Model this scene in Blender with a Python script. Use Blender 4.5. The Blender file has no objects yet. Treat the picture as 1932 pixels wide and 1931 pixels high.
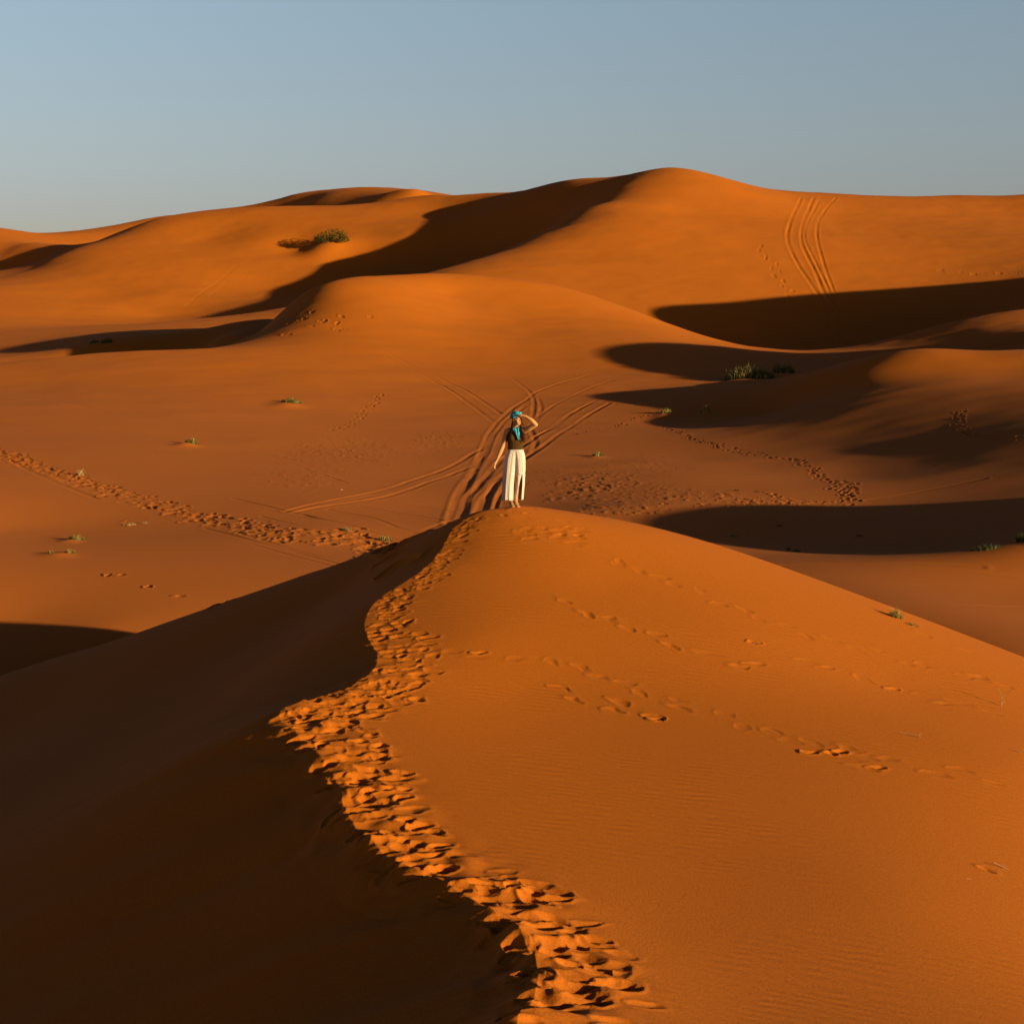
import bpy, bmesh, math, random
import numpy as np

DETAIL = 1.0          # terrain mesh density
C = bpy.context.scene.collection
SC = bpy.context.scene

# ---------------------------------------------------------------- camera, sky, sun, exposure
F = 3064.0             # focal length in photo pixels (photo measured as 1932 wide)
W = 1932.0
VH = 600.0             # photo row of the true horizon
cam = bpy.data.cameras.new('camera')
cam.sensor_fit = 'HORIZONTAL'; cam.sensor_width = 36.0
cam.lens = 36.0 * F / W
cam.shift_y = -(966.0 - VH) / W
cam.clip_start = 0.2; cam.clip_end = 9000.0
camo = bpy.data.objects.new('camera', cam); C.objects.link(camo)
camo.location = (0, 0, 0); camo.rotation_euler = (math.pi / 2, 0, 0)
SC.camera = camo

SUN_PHI = math.radians(58)      # how far the sun stands to the right of straight behind the camera
SUN_EL = math.radians(8.5)
S = np.array([math.sin(SUN_PHI) * math.cos(SUN_EL), -math.cos(SUN_PHI) * math.cos(SUN_EL), math.sin(SUN_EL)])
world = bpy.data.worlds.new('World'); SC.world = world
world.use_nodes = True
wn = world.node_tree; wn.nodes.clear()
sky = wn.nodes.new('ShaderNodeTexSky'); sky.sky_type = 'NISHITA'; sky.sun_disc = False
sky.sun_elevation = SUN_EL
sky.sun_rotation = math.pi - SUN_PHI
sky.air_density = 1.0; sky.dust_density = 1.0; sky.ozone_density = 1.0; sky.altitude = 700
bg = wn.nodes.new('ShaderNodeBackground'); bg.inputs['Strength'].default_value = 0.06
wo = wn.nodes.new('ShaderNodeOutputWorld')
# clear desert air: the dome darkens quickly above the bright band along the horizon
tc = wn.nodes.new('ShaderNodeTexCoord'); sx = wn.nodes.new('ShaderNodeSeparateXYZ')
rampn = wn.nodes.new('ShaderNodeValToRGB'); mul = wn.nodes.new('ShaderNodeMix'); mul.data_type = 'RGBA'; mul.blend_type = 'MULTIPLY'
mul.inputs[0].default_value = 1.0
rampn.color_ramp.interpolation = 'LINEAR'
e = rampn.color_ramp.elements
e[0].position = 0.0; e[0].color = (.80, .80, 1.05, 1)
e[1].position = 0.11; e[1].color = (1.45, 1.33, 1.5, 1)
for pos, c in ((0.06, (1.16, 1.05, 1.36, 1)), (0.19, (1.78, 1.68, 1.74, 1)), (0.25, (1.0, 1.0, 1.04, 1)), (0.38, (.15, .165, .25, 1)), (1.0, (.05, .055, .11, 1))):
    k = e.new(pos); k.color = c
wn.links.new(tc.outputs['Generated'], sx.inputs[0]); wn.links.new(sx.outputs['Z'], rampn.inputs[0])
wn.links.new(sky.outputs[0], mul.inputs[6]); wn.links.new(rampn.outputs[0], mul.inputs[7])
wn.links.new(mul.outputs[2], bg.inputs[0]); wn.links.new(bg.outputs[0], wo.inputs[0])

sl = bpy.data.lights.new('sun', 'SUN'); sl.energy = 5.0; sl.angle = math.radians(0.53)
sl.color = (1.0, 0.79, 0.48)
so = bpy.data.objects.new('sun', sl); C.objects.link(so)
import mathutils
so.rotation_euler = mathutils.Vector(S).to_track_quat('Z', 'Y').to_euler()
so.location = tuple(S * 300)

SC.view_settings.view_transform = 'Standard'; SC.view_settings.look = 'None'
SC.view_settings.exposure = 0.38; SC.view_settings.gamma = 1.0
SC.view_settings.use_curve_mapping = False

# ---------------------------------------------------------------- terrain: surveyed points
def P(u, v, y):
    """a surveyed point: bearing and slope as sighted from the tripod, y metres ahead"""
    return ((u - 966.0) / F * y, y, (VH - v) / F * y)

def tps_fit(X, val, reg=1e-6):
    X = np.asarray(X, float); val = np.asarray(val, float); n = len(X)
    d2 = ((X[:, None] - X[None]) ** 2).sum(-1)
    K = 0.5 * d2 * np.log(d2 + 1e-12) + reg * np.eye(n)
    Pm = np.hstack([np.ones((n, 1)), X])
    A = np.zeros((n + 3, n + 3)); A[:n, :n] = K; A[:n, n:] = Pm; A[n:, :n] = Pm.T
    b = np.zeros(n + 3); b[:n] = val
    return X, np.linalg.solve(A, b)

def tps_eval(fit, Q):
    X, c = fit; n = len(X); out = np.empty(len(Q))
    for i in range(0, len(Q), 20000):
        q = Q[i:i + 20000]
        acc = np.zeros((len(q), n))
        for k in range(2):
            acc += (q[:, k:k + 1] - X[None, :, k]) ** 2
        acc *= np.log(acc + 1e-12); acc *= 0.5
        qq = Q[i:i + 20000]
        out[i:i + 20000] = acc @ c[:n] + c[n] + qq @ c[n + 1:]
    return out

def smax(a, b, k):
    h = np.clip(0.5 + 0.5 * (a - b) / k, 0, 1)
    return b * (1 - h) + a * h + k * h * (1 - h)

# ----- the dune the woman stands on: crest line, windward (right) and slip (left) faces
CREST = [(5, 62, -14), (3, 48, -9.5), (1.2, 40, -6.8), (.5, 34, -4.7)] + [P(*p) for p in [
    (968, 956, 28.5), (915, 964, 28.1), (862, 990, 27.6), (830, 1040, 26.5), (790, 1080, 25.5), (715, 1128, 24.5),
    (690, 1165, 23.6), (690, 1195, 22.9), (712, 1240, 21.8), (692, 1275, 20.97), (640, 1303, 20.4),
    (560, 1328, 19.8), (527, 1348, 19.4), (560, 1385, 18.7), (608, 1435, 17.8), (640, 1480, 17.06), (655, 1535, 16.2),
    (720, 1600, 15.2), (830, 1660, 14.45), (920, 1710, 13.8), (990, 1770, 13.1), (1015, 1830, 12.46),
    (1000, 1890, 11.76), (975, 1931, 11.28)]]
CREST += [(-.15, 9.5, -4.6), (-.45, 7.5, -3.95), (-.5, 5, -3.1), (-.45, 2.5, -2.3), (-.4, 0, -1.75), (-.6, -4, -1.6),
          (-1, -10, -2.2), (-1.5, -18, -4)]
CREST = np.array(CREST)

def spline(pts, n):
    """Catmull-Rom through pts, n samples per span"""
    pts = np.asarray(pts, float)
    p = np.vstack([2 * pts[0] - pts[1], pts, 2 * pts[-1] - pts[-2]])
    out = []
    for i in range(1, len(p) - 2):
        t = np.linspace(0, 1, n, endpoint=False)[:, None]
        a, b, c, d = p[i - 1], p[i], p[i + 1], p[i + 2]
        out.append(0.5 * (2 * b + (c - a) * t + (2 * a - 5 * b + 4 * c - d) * t ** 2 + (3 * b - a - 3 * c + d) * t ** 3))
    out.append(pts[-1:])
    return np.vstack(out)

CRESTF = spline(CREST, 6)
WIND = [P(*p) for p in [
    (1100, 971, 29), (1250, 1005, 28.6), (1430, 1062, 28), (1680, 1150, 27), (1932, 1245, 26), (2200, 1350, 25),
    (1400, 1200, 23.5), (1700, 1300, 22.5), (1932, 1450, 19.6), (1200, 1350, 20.15), (1000, 1300, 20.9), (1150, 1100, 25.2),
    (1400, 1600, 16.0), (1700, 1700, 15.0), (1932, 1931, 12.85), (1400, 1931, 12.1), (900, 1200, 22.6), (1000, 1500, 17.1),
    (1200, 1750, 13.85)]]
WIND += [(3.2, 34, -4.8), (4.8, 38.7, -6.1), (4, 41.8, -6.9), (7, 44, -10), (8, 32, -6.3), (10, 37, -8.2),
         (14, 28, -8.3), (16, 36, -11), (-4, 38, -8.2), (-8, 42, -11), (9, 15, -7.0), (14, 18, -8.6), (8, 8, -6.2), (14, 6, -8), (22, 12, -11),
         (3, 5, -3.4), (6, 0, -3.6), (14, -6, -6), (4, -8, -2.8), (3, 0, -2.3), (0, -18, -3.5), (12, -22, -8), (20, 24, -10.5), (24, 0, -11)]
SLIP = [P(*p) for p in [(850, 987, 28.6), (720, 1033, 30), (600, 1078, 31), (480, 1122, 32), (360, 1165, 33), (180, 1225, 34.5), (0, 1285, 36)]]
SLIP += [(-1.6, 33, -5.6), (-4, 36.5, -8.0), (-7, 38, -9.3), (-10.5, 41, -10.8), (-3, 42, -10.5), (-16, 38, -11),
         (-6.8, 20.5, -6.85), (-3.5, 14, -6.6), (-9, 25, -7.6), (-4.5, 24, -5.7), (-3.2, 28, -4.85), (-6, 28.5, -6.1), (-9, 30, -7.4),
         (-13, 29, -9.6), (-12, 20, -9.5), (-9, 14, -9.4), (-8, 8, -8.3), (-7, 2, -5.9), (-4, 7, -5.8), (-4, 0, -3.6), (-8, -8, -6),
         (-16, 8, -11.5), (-18, -6, -12), (-20, 24, -12)]
WFIT = tps_fit(np.array([p[:2] for p in list(CREST) + WIND]), [p[2] for p in list(CREST) + WIND], 1e-3)
cz = tps_eval(WFIT, CRESTF[:, :2])
SLIPALL = np.vstack([np.column_stack([CRESTF[::2, :2], cz[::2]]), SLIP])
SFIT = tps_fit(SLIPALL[:, :2], SLIPALL[:, 2], 1e-4)

def crest_side(xy):
    """signed distance to the crest line, positive on the slip (left) side; also arc position"""
    A = CRESTF[:-1, :2]; B = CRESTF[1:, :2]; D = B - A
    L2 = (D ** 2).sum(1)
    best = np.full(len(xy), 1e9); sgn = np.zeros(len(xy)); arc = np.zeros(len(xy))
    L = np.sqrt(L2); cum = np.concatenate([[0], np.cumsum(L)])
    for i in range(len(A)):
        r = xy - A[i]
        t = np.clip((r @ D[i]) / L2[i], 0, 1)
        e = r - t[:, None] * D[i]
        d2 = (e ** 2).sum(1)
        m = d2 < best
        best[m] = d2[m]
        sgn[m] = (r[m, 0] * D[i, 1] - r[m, 1] * D[i, 0])
        arc[m] = cum[i] + t[m] * L[i]
    return np.sqrt(best) * np.sign(sgn), arc

# ----- everything beyond it
FAR = [P(*p) for p in [
    # valley floor and the rise to the middle dune, left to right
    (-300, 1150, 52), (-300, 950, 72), (-300, 800, 130), (-300, 710, 185),
    (0, 1185, 52), (0, 1000, 72), (0, 872, 98), (0, 845, 107), (0, 770, 140), (0, 730, 165), (0, 686, 190),
    (200, 1180, 52), (200, 1000, 73), (200, 917, 88), (200, 850, 107), (200, 780, 136), (200, 715, 168), (200, 667, 195),
    (400, 1100, 58), (400, 1000, 72.5), (400, 965, 79), (400, 900, 95), (400, 850, 111), (400, 780, 139), (400, 715, 168), (400, 657, 195),
    (600, 1060, 63), (600, 1000, 72), (600, 950, 83), (600, 900, 97), (600, 850, 116), (600, 780, 146), (600, 715, 170), (600, 640, 199), (600, 590, 215),
    (740, 1025, 70), (860, 960, 84), (860, 900, 101), (860, 850, 120), (860, 780, 151), (860, 720, 176), (860, 660, 200), (860, 600, 221), (860, 556, 237),
    # middle dune crest
    (860, 521, 252), (800, 522, 250), (720, 528, 245), (640, 537, 238), (575, 552, 230), (548, 590, 221), (505, 632, 208), (450, 652, 199),
    (1000, 530, 255), (1100, 552, 252), (1200, 588, 247), (1300, 624, 240), (1400, 654, 232), (1500, 668, 222),
    # its right flank and the middle of the valley
    (1000, 960, 83), (1000, 900, 100), (1000, 850, 120), (1000, 780, 151), (1000, 720, 177), (1000, 650, 207), (1000, 590, 232),
    (1150, 960, 80), (1150, 880, 106), (1150, 820, 130), (1150, 760, 157), (1150, 700, 186), (1150, 640, 213),
    (1300, 960, 80), (1300, 900, 97), (1300, 840, 120), (1300, 780, 146), (1300, 720, 174), (1300, 690, 189), (1300, 655, 212),
    (1420, 720, 170), (1420, 690, 190), (1450, 780, 141), (1450, 850, 114), (1450, 930, 88),
    # right side of the valley and its two humps
    (1600, 960, 82), (1600, 900, 97), (1600, 850, 109), (1600, 800, 120), (1600, 750, 132), (1600, 710, 143), (1600, 683, 152),
    (1750, 960, 80), (1750, 900, 92), (1750, 840, 105), (1750, 780, 118), (1750, 730, 130), (1750, 690, 141),
    (1680, 668, 147), (1750, 664, 145), (1850, 662, 147), (1932, 670, 142),
    (1932, 950, 78), (1932, 880, 91), (1932, 820, 101.4), (1932, 770, 113), (1932, 730, 123.3), (1932, 695, 138),
    (1850, 612, 229), (1850, 650, 212),
    (1550, 670, 222), (1700, 640, 232), (1800, 607, 238), (1870, 592, 244), (1932, 583, 252), (1800, 640, 222), (1932, 625, 215), (1932, 655, 202),
    (2100, 560, 250), (2200, 610, 220), (2200, 620, 150), (2200, 810, 95), (2200, 930, 75),
    # near right: flat lit terrace
    (1430, 1062, 61), (1700, 1056, 61), (1932, 1025, 62), (1500, 1150, 49), (1800, 1150, 49), (1932, 1240, 42), (2200, 1200, 49), (2050, 1100, 58), (1500, 1046, 66), (1800, 1038, 66),
    (1500, 1010, 74), (1750, 1000, 73), (1932, 985, 72),
    # hollow behind the middle dune and the far dunes on the left
    (0, 676, 245), (0, 668, 262), (0, 640, 288), (0, 620, 330), (100, 660, 254), (100, 642, 270), (0, 585, 368), (0, 545, 402), (0, 528, 432),
    (200, 647, 249), (200, 630, 264), (200, 613, 320), (200, 560, 402), (200, 500, 438), (200, 452, 480),
    (330, 612, 340), (300, 598, 384), (300, 555, 404), (200, 585, 382), (400, 645, 240), (400, 624, 264), (400, 600, 374), (400, 565, 402), (400, 510, 434), (400, 450, 474), (400, 398, 510),
    (100, 490, 456), (140, 470, 468), (300, 412, 501), (500, 391, 508), (600, 389, 517), (720, 388, 532), (500, 450, 468), (500, 490, 447), (600, 450, 466), (560, 470, 461), (500, 543, 422), (600, 506, 440), (628, 495, 448), (628, 470, 455), (655, 453, 460),
    (500, 595, 370), (600, 560, 385), (700, 466, 456), (700, 520, 427), (500, 602, 256), (450, 608, 261), (850, 412, 478), (760, 442, 462), (700, 438, 468), (760, 419, 479), (840, 399, 494), (850, 450, 455),
    # behind them
    (-300, 560, 391), (-300, 520, 483), (-300, 420, 552), (0, 500, 521), (0, 475, 540), (0, 460, 552), (0, 430, 600), (60, 442, 620), (60, 480, 523), (60, 458, 544), (135, 440, 621), (200, 432, 644), (300, 410, 667), (400, 396, 690),
    (135, 468, 550),
    (760, 359, 605), (800, 365, 605), (840, 376, 600), (868, 389, 600), (930, 388, 620), (780, 400, 552), (720, 390, 554), (840, 397, 548), (0, 516, 458), (0, 507, 486), (60, 507, 454), (60, 500, 482), (135, 475, 500),
    (55, 445, 672), (135, 443, 676), (200, 434, 680), (300, 413, 684), (1180, 336, 442), (1150, 339, 452), (1180, 342, 472), (1082, 346, 492), (1932, 371, 470), (1932, 374, 500),
    (480, 392, 700), (560, 366, 680), (680, 356, 650), (780, 362, 592), (830, 372, 561), (868, 384, 531), (680, 378, 615), (780, 382, 566), (580, 385, 644),
    # the big dune: spur, summit, skyline, face
    (860, 515, 331), (930, 482, 354), (1000, 450, 375), (1100, 395, 402), (1180, 350, 428),
    (1265, 316, 444), (1180, 331, 455), (1082, 341, 465), (1000, 357, 490), (930, 372, 513), (1340, 330, 448),
    (1400, 349, 452), (1550, 364, 460), (1800, 369, 466), (1932, 367, 466), (2200, 345, 466),
    (1300, 400, 400), (1300, 500, 347), (1300, 580, 313), (1100, 480, 351), (1100, 540, 322), (1500, 660, 290), (1550, 560, 331), (1550, 460, 377), (1550, 400, 421),
    (1400, 600, 308), (1700, 600, 316), (1800, 540, 342), (1900, 530, 345), (1900, 450, 391), (1900, 395, 443), (2200, 450, 397), (2200, 400, 443)]]
FAR += [(-14, 389, 8), (2, 419, 17), (-14, 425, 13.5), (-24, 405, 9), (-34, 391, 4),
        # hidden lee sides
        (-60, 215, -9), (-52, 212, -8), (-41, 217, -5.5), (-37, 227, -3.5), (-34, 240, -1.5), (-22, 256, 0), (-10, 268, 0.5), (5, 272, 0.5), (22, 268, -2.5), (-30, 262, -1.5), (-45, 240, -5),
        (37, 255, -5.5), (45, 165, -4.6), (54, 172, -4), (35, 175, -6),
        (62, 275, -4), (78, 285, -3), (60, 255, -4), (-163, 515, 14), (-122, 560, 23), (-72, 590, 31), (-35, 580, 33), (-145, 570, 22), (-6, 529, 25), (46, 506, 30), (115, 518, 27), (230, 518, 27),
        (-103, 650, 34.5), (-88, 630, 36.5), (-70, 622, 41.5), (-52, 600, 43.5), (-115, 760, 36), (-46, 759, 38), (23, 690, 30), (115, 644, 26), (-230, 736, 34),
        (-140, 200, -8), (-120, 120, -9), (-120, 60, -10), (-60, 45, -11), (-230, 483, 13),
        (0, 46, -11), (-20, 45, -10.6), (0, 34, -11.4), (30, 33, -10.8), (-30, 33, -11.4)]
# unseen dunes right of the frame, crests shaped to cast the shadows in view
def Q(q, p, t):
    """a point named by its sun line: q metres across it, p its height above the slanting ray through the origin, t metres sunward"""
    return (.848 * t + .53 * q, -.53 * t + .848 * q, p + .1495 * t)
SIDE = [Q(165, 6, -25), Q(180, 10.8, -20), Q(196, 10.8, -18), Q(210, 9, -18), Q(224, 4, -10), Q(240, 4, -10), Q(256, 8, -10), Q(150, 1.5, -15),
        Q(275, 22.5, -25), Q(292, 23, -25), Q(311, 23.4, -25), Q(350, 22.2, -25), Q(380, 22, -20), Q(420, 22, 0),
        Q(71, -4.2, 6), Q(78, -4.8, 6), Q(66, -4.7, 6), Q(62, -7.0, 6), Q(57, -8.8, 6), Q(52, -10, 6), Q(86, -7.4, 6), Q(47, -11, 6), Q(70, -8, 24), Q(100, -6.2, 10), Q(120, -4.2, 10), Q(138, -1.5, 5), Q(60, -11, 28), Q(85, -10, 28), (100, 50, -6), (200, 100, 0), (400, 200, 6), (-50, 25, -11), (-100, 50, -10), (-200, 100, -8), (-400, 200, 5),
        Q(110, -8, 45), Q(170, 0, 40), Q(230, 0, 50), Q(300, 12, 40), Q(380, 15, 60), Q(520, 20, -60), (120, 20, -9), (40, 30, -10), (55, 22, -10), (44, 40, -9.5), (300, 500, 25), (330, 750, 28)]
FAR += SIDE
FX = np.array([(math.atan2(p[0], p[1]), math.log(math.hypot(p[0], p[1]))) for p in FAR])
FFIT = tps_fit(FX, [p[2] / math.hypot(p[0], p[1]) for p in FAR], 2e-5)

def far_z(x, y):
    r = np.hypot(x, y)
    th = np.arctan2(x, y)
    w = tps_eval(FFIT, np.column_stack([np.clip(th, -1.15, 1.15), np.log(np.clip(r, 33, 860))]))
    z = w * np.clip(r, 33, 860)
    t = np.clip((r - 860) / 600, 0, 1)
    z = z * (1 - t) + 20 * t
    q = np.clip((np.abs(th) - .8) / .35, 0, 1); q = q * q * (3 - 2 * q)
    dune = -11 + 3 * np.sin(x / 37 + 1.3 * np.sin(y / 53)) * np.cos(y / 61 + .4)
    return z * (1 - q) + dune * q

def ground_z(x, y):
    x = np.asarray(x, float); y = np.asarray(y, float)
    r = np.hypot(x, y)
    z = np.full(x.shape, -11.0)
    m = r > 30
    z[m] = far_z(x[m], y[m])
    n = r < 58
    xy = np.column_stack([x[n], y[n]])
    side, arc = crest_side(xy)
    fg = np.where(side > 0, tps_eval(SFIT, xy), tps_eval(WFIT, xy))
    fade = np.clip((r[n] - 40) / 14, 0, 1)
    fg = np.minimum(fg, -1) - 30 * fade ** 2
    z[n] = smax(fg, z[n], 0.8)
    return z

# ----- one polar sheet of sand, finest inside the view
HALF = math.radians(19.5)
def geo(a, b, n):
    return list(np.exp(np.linspace(math.log(a), math.log(b), max(3, int(n * DETAIL)), endpoint=False)))
_out = list(HALF + (math.pi - HALF) * (np.linspace(0, 1, int(160 * DETAIL) + 12)[1:-1] ** 1.7))
TH = np.array([-t for t in _out[::-1]] + list(np.linspace(-HALF, HALF, int(1500 * DETAIL))) + _out + [math.pi])
RR = np.array(geo(.4, 10.5, 60) + geo(10.5, 30, 900) + geo(30, 46, 90) + geo(46, 135, 520) + geo(135, 255, 330) + geo(255, 560, 280) + geo(560, 780, 50) + geo(780, 6000, 40) + [6000])
GT, GR = np.meshgrid(TH, RR)
GX = GR * np.sin(GT); GY = GR * np.cos(GT)
GZ = ground_z(GX.ravel(), GY.ravel()).reshape(GX.shape)
DZ = np.zeros_like(GZ)          # trodden and driven relief on top of the dunes
BASE = GZ.copy()

def spot(u, v, rmin=9.0):
    """where a sight line through photo point (u, v) first meets the sand"""
    t = math.atan2(u - 966.0, F)
    j = min(max(np.searchsorted(TH, t), 1), len(TH) - 1)
    w = (t - TH[j - 1]) / (TH[j] - TH[j - 1])
    col = BASE[:, j - 1] * (1 - w) + BASE[:, j] * w
    los = (VH - v) / F * math.cos(t) * RR
    d = col - los
    ks = np.nonzero((d[1:] > 0) & (d[:-1] <= 0) & (RR[1:] > rmin))[0]
    if len(ks) == 0:
        k = int(np.argmax(np.where(RR > rmin, d / RR, -9))); r = RR[k]
    else:
        k = ks[0]; f = -d[k] / (d[k + 1] - d[k]); r = RR[k] + f * (RR[k + 1] - RR[k])
    return np.array([r * math.sin(t), r * math.cos(t), (VH - v) / F * math.cos(t) * r])

def window(x, y, rad):
    r = math.hypot(x, y); t = math.atan2(x, y)
    i0, i1 = np.searchsorted(RR, [r - rad, r + rad]); j0, j1 = np.searchsorted(TH, [t - rad / r, t + rad / r])
    return slice(max(i0 - 1, 0), i1 + 1), slice(max(j0 - 1, 0), j1 + 1)

def height(x, y):
    """sand surface including relief"""
    r = math.hypot(x, y); t = math.atan2(x, y)
    i = min(max(np.searchsorted(RR, r), 1), len(RR) - 1); j = min(max(np.searchsorted(TH, t), 1), len(TH) - 1)
    a = (r - RR[i - 1]) / (RR[i] - RR[i - 1]); b = (t - TH[j - 1]) / (TH[j] - TH[j - 1])
    q = lambda i, j: BASE[i, j] + DZ[i, j] + PIT[i, j]
    return (q(i - 1, j - 1) * (1 - a) + q(i, j - 1) * a) * (1 - b) + (q(i - 1, j) * (1 - a) + q(i, j) * a) * b

def vnoise(x, y, seed=0):
    """value noise"""
    xi = np.floor(x).astype(np.int64); yi = np.floor(y).astype(np.int64); fx = x - xi; fy = y - yi
    fx = fx * fx * (3 - 2 * fx); fy = fy * fy * (3 - 2 * fy)
    def h(a, b):
        n = (a * 374761393 + b * 668265263 + seed * 1442695041) & 0xffffffff
        n = ((n ^ (n >> 13)) * 1274126177) & 0xffffffff
        return ((n ^ (n >> 16)) & 0xffff) / 65535.0 * 2 - 1
    return (h(xi, yi) * (1 - fx) + h(xi + 1, yi) * fx) * (1 - fy) + (h(xi, yi + 1) * (1 - fx) + h(xi + 1, yi + 1) * fx) * fy

rng = np.random.default_rng(7)
PIT = np.zeros_like(GZ); RIM = np.zeros_like(GZ)
def print_mark(x, y, ang, ln, wd, dep, rim=0.35):
    """one footprint: an oblong hollow with a pushed-up rim, deeper at the toe"""
    R = ln * 1.3
    w = window(x, y, R)
    X = GX[w] - x + ln * .16 * vnoise(GX[w] / (ln * .42), GY[w] / (ln * .42), 31); Y = GY[w] - y + ln * .16 * vnoise(GX[w] / (ln * .42), GY[w] / (ln * .42), 32)
    c, s = math.cos(ang), math.sin(ang)
    a = (X * c + Y * s) / (ln / 2); b = (-X * s + Y * c) / (wd / 2)
    r = np.sqrt(a * a + b * b)
    pit = -dep * np.clip(1 - r * r, 0, 1) ** 1.3 * (1 + .25 * np.clip(a, -1, 1))
    ridge = rim * dep * np.exp(-((r - 1.12) / .26) ** 2) * (1 - .35 * np.clip(a, -1, 1))
    if math.hypot(x, y) > 40:           # marks of the valley floor stay on the valley floor
        keep = GR[w] > 45; pit = pit * keep; ridge = ridge * keep
    PIT[w] = np.minimum(PIT[w], pit); RIM[w] = np.maximum(RIM[w], ridge)

def line_mark(pts, width, dep, berm=.5):
    """a wheel rut along a line on the sand"""
    pts = spline(np.array([spot(*p, 36.0)[:2] for p in pts]), 8)
    seg = np.diff(pts, axis=0); L = np.hypot(seg[:, 0], seg[:, 1])
    n = max(8, int(L.sum() / (width * .55)))
    cum = np.concatenate([[0], np.cumsum(L)]); s = np.linspace(0, cum[-1], n)
    px = np.interp(s, cum, pts[:, 0]); py = np.interp(s, cum, pts[:, 1])
    acc = {}
    ext = width * 2.2
    for k in range(n - 1):
        ax, ay, bx, by = px[k], py[k], px[k + 1], py[k + 1]
        w = window((ax + bx) / 2, (ay + by) / 2, ext + width)
        X = GX[w] - ax; Y = GY[w] - ay
        dx, dy = bx - ax, by - ay; l2 = dx * dx + dy * dy + 1e-9
        t = np.clip((X * dx + Y * dy) / l2, 0, 1)
        d = np.hypot(X - t * dx, Y - t * dy)
        D = LD[w]; np.minimum(D, d, out=D)
        acc[k] = w
    i0 = min(w[0].start for w in acc.values()); i1 = max(w[0].stop for w in acc.values())
    j0 = min(w[1].start for w in acc.values()); j1 = max(w[1].stop for w in acc.values())
    w = (slice(i0, i1), slice(j0, j1))
    D = LD[w] / width
    m = D < 2.2
    wob = .55 + .45 * np.clip(1 + 1.6 * vnoise(GX[w] / 6, GY[w] / 9, 43), 0, 1.6) + .35 * vnoise(GX[w] / 1.3, GY[w] / 1.6, 41)
    prof = .21 * (-dep * np.exp(-(D / .55) ** 2) + berm * dep * np.exp(-((D - 1.05) / .4) ** 2))
    DZ[w] += np.where(m & (GR[w] > 45), prof * wob, 0)
    LD[w] = 99.0
LD = np.full(GZ.shape, 99.0)

def trail(pts, step, ln, wd, dep, jit=.1, pairs=.16, skip=0.0):
    """a walked line of footprints"""
    pts = spline(np.array([spot(*p)[:2] for p in pts]), 8)
    seg = np.diff(pts, axis=0); L = np.hypot(seg[:, 0], seg[:, 1]); cum = np.concatenate([[0], np.cumsum(L)])
    s = 0.0; side = 1
    while s < cum[-1]:
        x = np.interp(s, cum, pts[:, 0]); y = np.interp(s, cum, pts[:, 1])
        k = min(np.searchsorted(cum, s, side='right') - 1, len(seg) - 1)
        a = math.atan2(seg[k, 1], seg[k, 0])
        if rng.random() > skip:
            print_mark(x - math.sin(a) * pairs * side + rng.normal(0, jit), y + math.cos(a) * pairs * side + rng.normal(0, jit),
                       a + rng.normal(0, .25), ln * rng.uniform(.85, 1.15), wd * rng.uniform(.85, 1.15), dep * rng.uniform(.6, 1.2))
        side = -side; s += step * rng.uniform(.8, 1.25)

INV = (np.abs(GT) < HALF + .02)
# -- broad, barely visible unevenness of the wind-worked surface
m = INV & (GR > 60)
DZ[m] += (.10 * vnoise(GX[m] / 9, GY[m] / 6, 1) + .045 * vnoise(GX[m] / 3.1, GY[m] / 2.2, 2)) * np.clip((GR[m] - 60) / 40, 0, 1) * np.clip(GR[m] / 220, .25, 1.0)

# -- trodden crest
sd, arc = crest_side(np.column_stack([GX[(GR < 31) & INV], GY[(GR < 31) & INV]]))
CS = np.full(GZ.shape, 99.0); CS[(GR < 31) & INV] = sd
# collapsed lip: lumps of sand spilling over the crest
mm = (CS > -1.4) & (CS < 1.6)
yy = GY[mm]; near = np.clip((22.5 - yy) / 5, 0.12, 1)
lump = .5 * vnoise(GX[mm] / .42, yy / .36, 3) + .35 * vnoise(GX[mm] / .2, yy / .17, 4)
band = np.exp(-((CS[mm] + .12) / .52) ** 2)
DZ[mm] += .085 * lump * band * near
# avalanche tongues below the lip
mm = (CS > 0) & (CS < 5)
al = GX[mm] * .25 + GY[mm] * .97
DZ[mm] += (.05 * vnoise(al / .32, CS[mm] / 4, 6) + .075) * vnoise(al / .6, CS[mm] / 3.5, 5) * np.clip(CS[mm] / .5, 0, 1) * np.clip((5 - CS[mm]) / 3, 0, 1) * np.clip((23 - GY[mm]) / 4, .15, 1)

def crest_prints(v0, v1, count, w0, w1, size, dep):
    """many prints between two stretches of the crest line"""
    ys = np.array([p[1] for p in CRESTF]); 
    for _ in range(count):
        y = rng.uniform(v0, v1)
        k = np.argmin(np.abs(ys[:-20] - y) + (np.arange(len(ys) - 20) < 26) * 0)
        k2 = min(k + 1, len(CRESTF) - 1)
        d = CRESTF[k2, :2] - CRESTF[k, :2]; a = math.atan2(d[1], d[0])
        off = rng.uniform(w0, w1)
        # windward side lies to the right of the walk back towards the camera's left
        x = CRESTF[k, 0] + math.sin(a) * -off * -1 * -1; 
        nx, ny = d[1], -d[0]; n = math.hypot(nx, ny) + 1e-9
        px, py = CRESTF[k, 0] - nx / n * off, CRESTF[k, 1] - ny / n * off
        print_mark(px, py, rng.normal(.15, .4), size * rng.uniform(.65, 1.3), size * rng.uniform(.42, .62), dep * rng.uniform(.3, 1.1))
crest_prints(10.0, 11.9, 56, -.2, 1.3, .37, .044)
crest_prints(11.7, 14.2, 62, -.15, .85, .35, .042)
crest_prints(14.0, 17.4, 78, -.12, .72, .31, .036)
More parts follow.
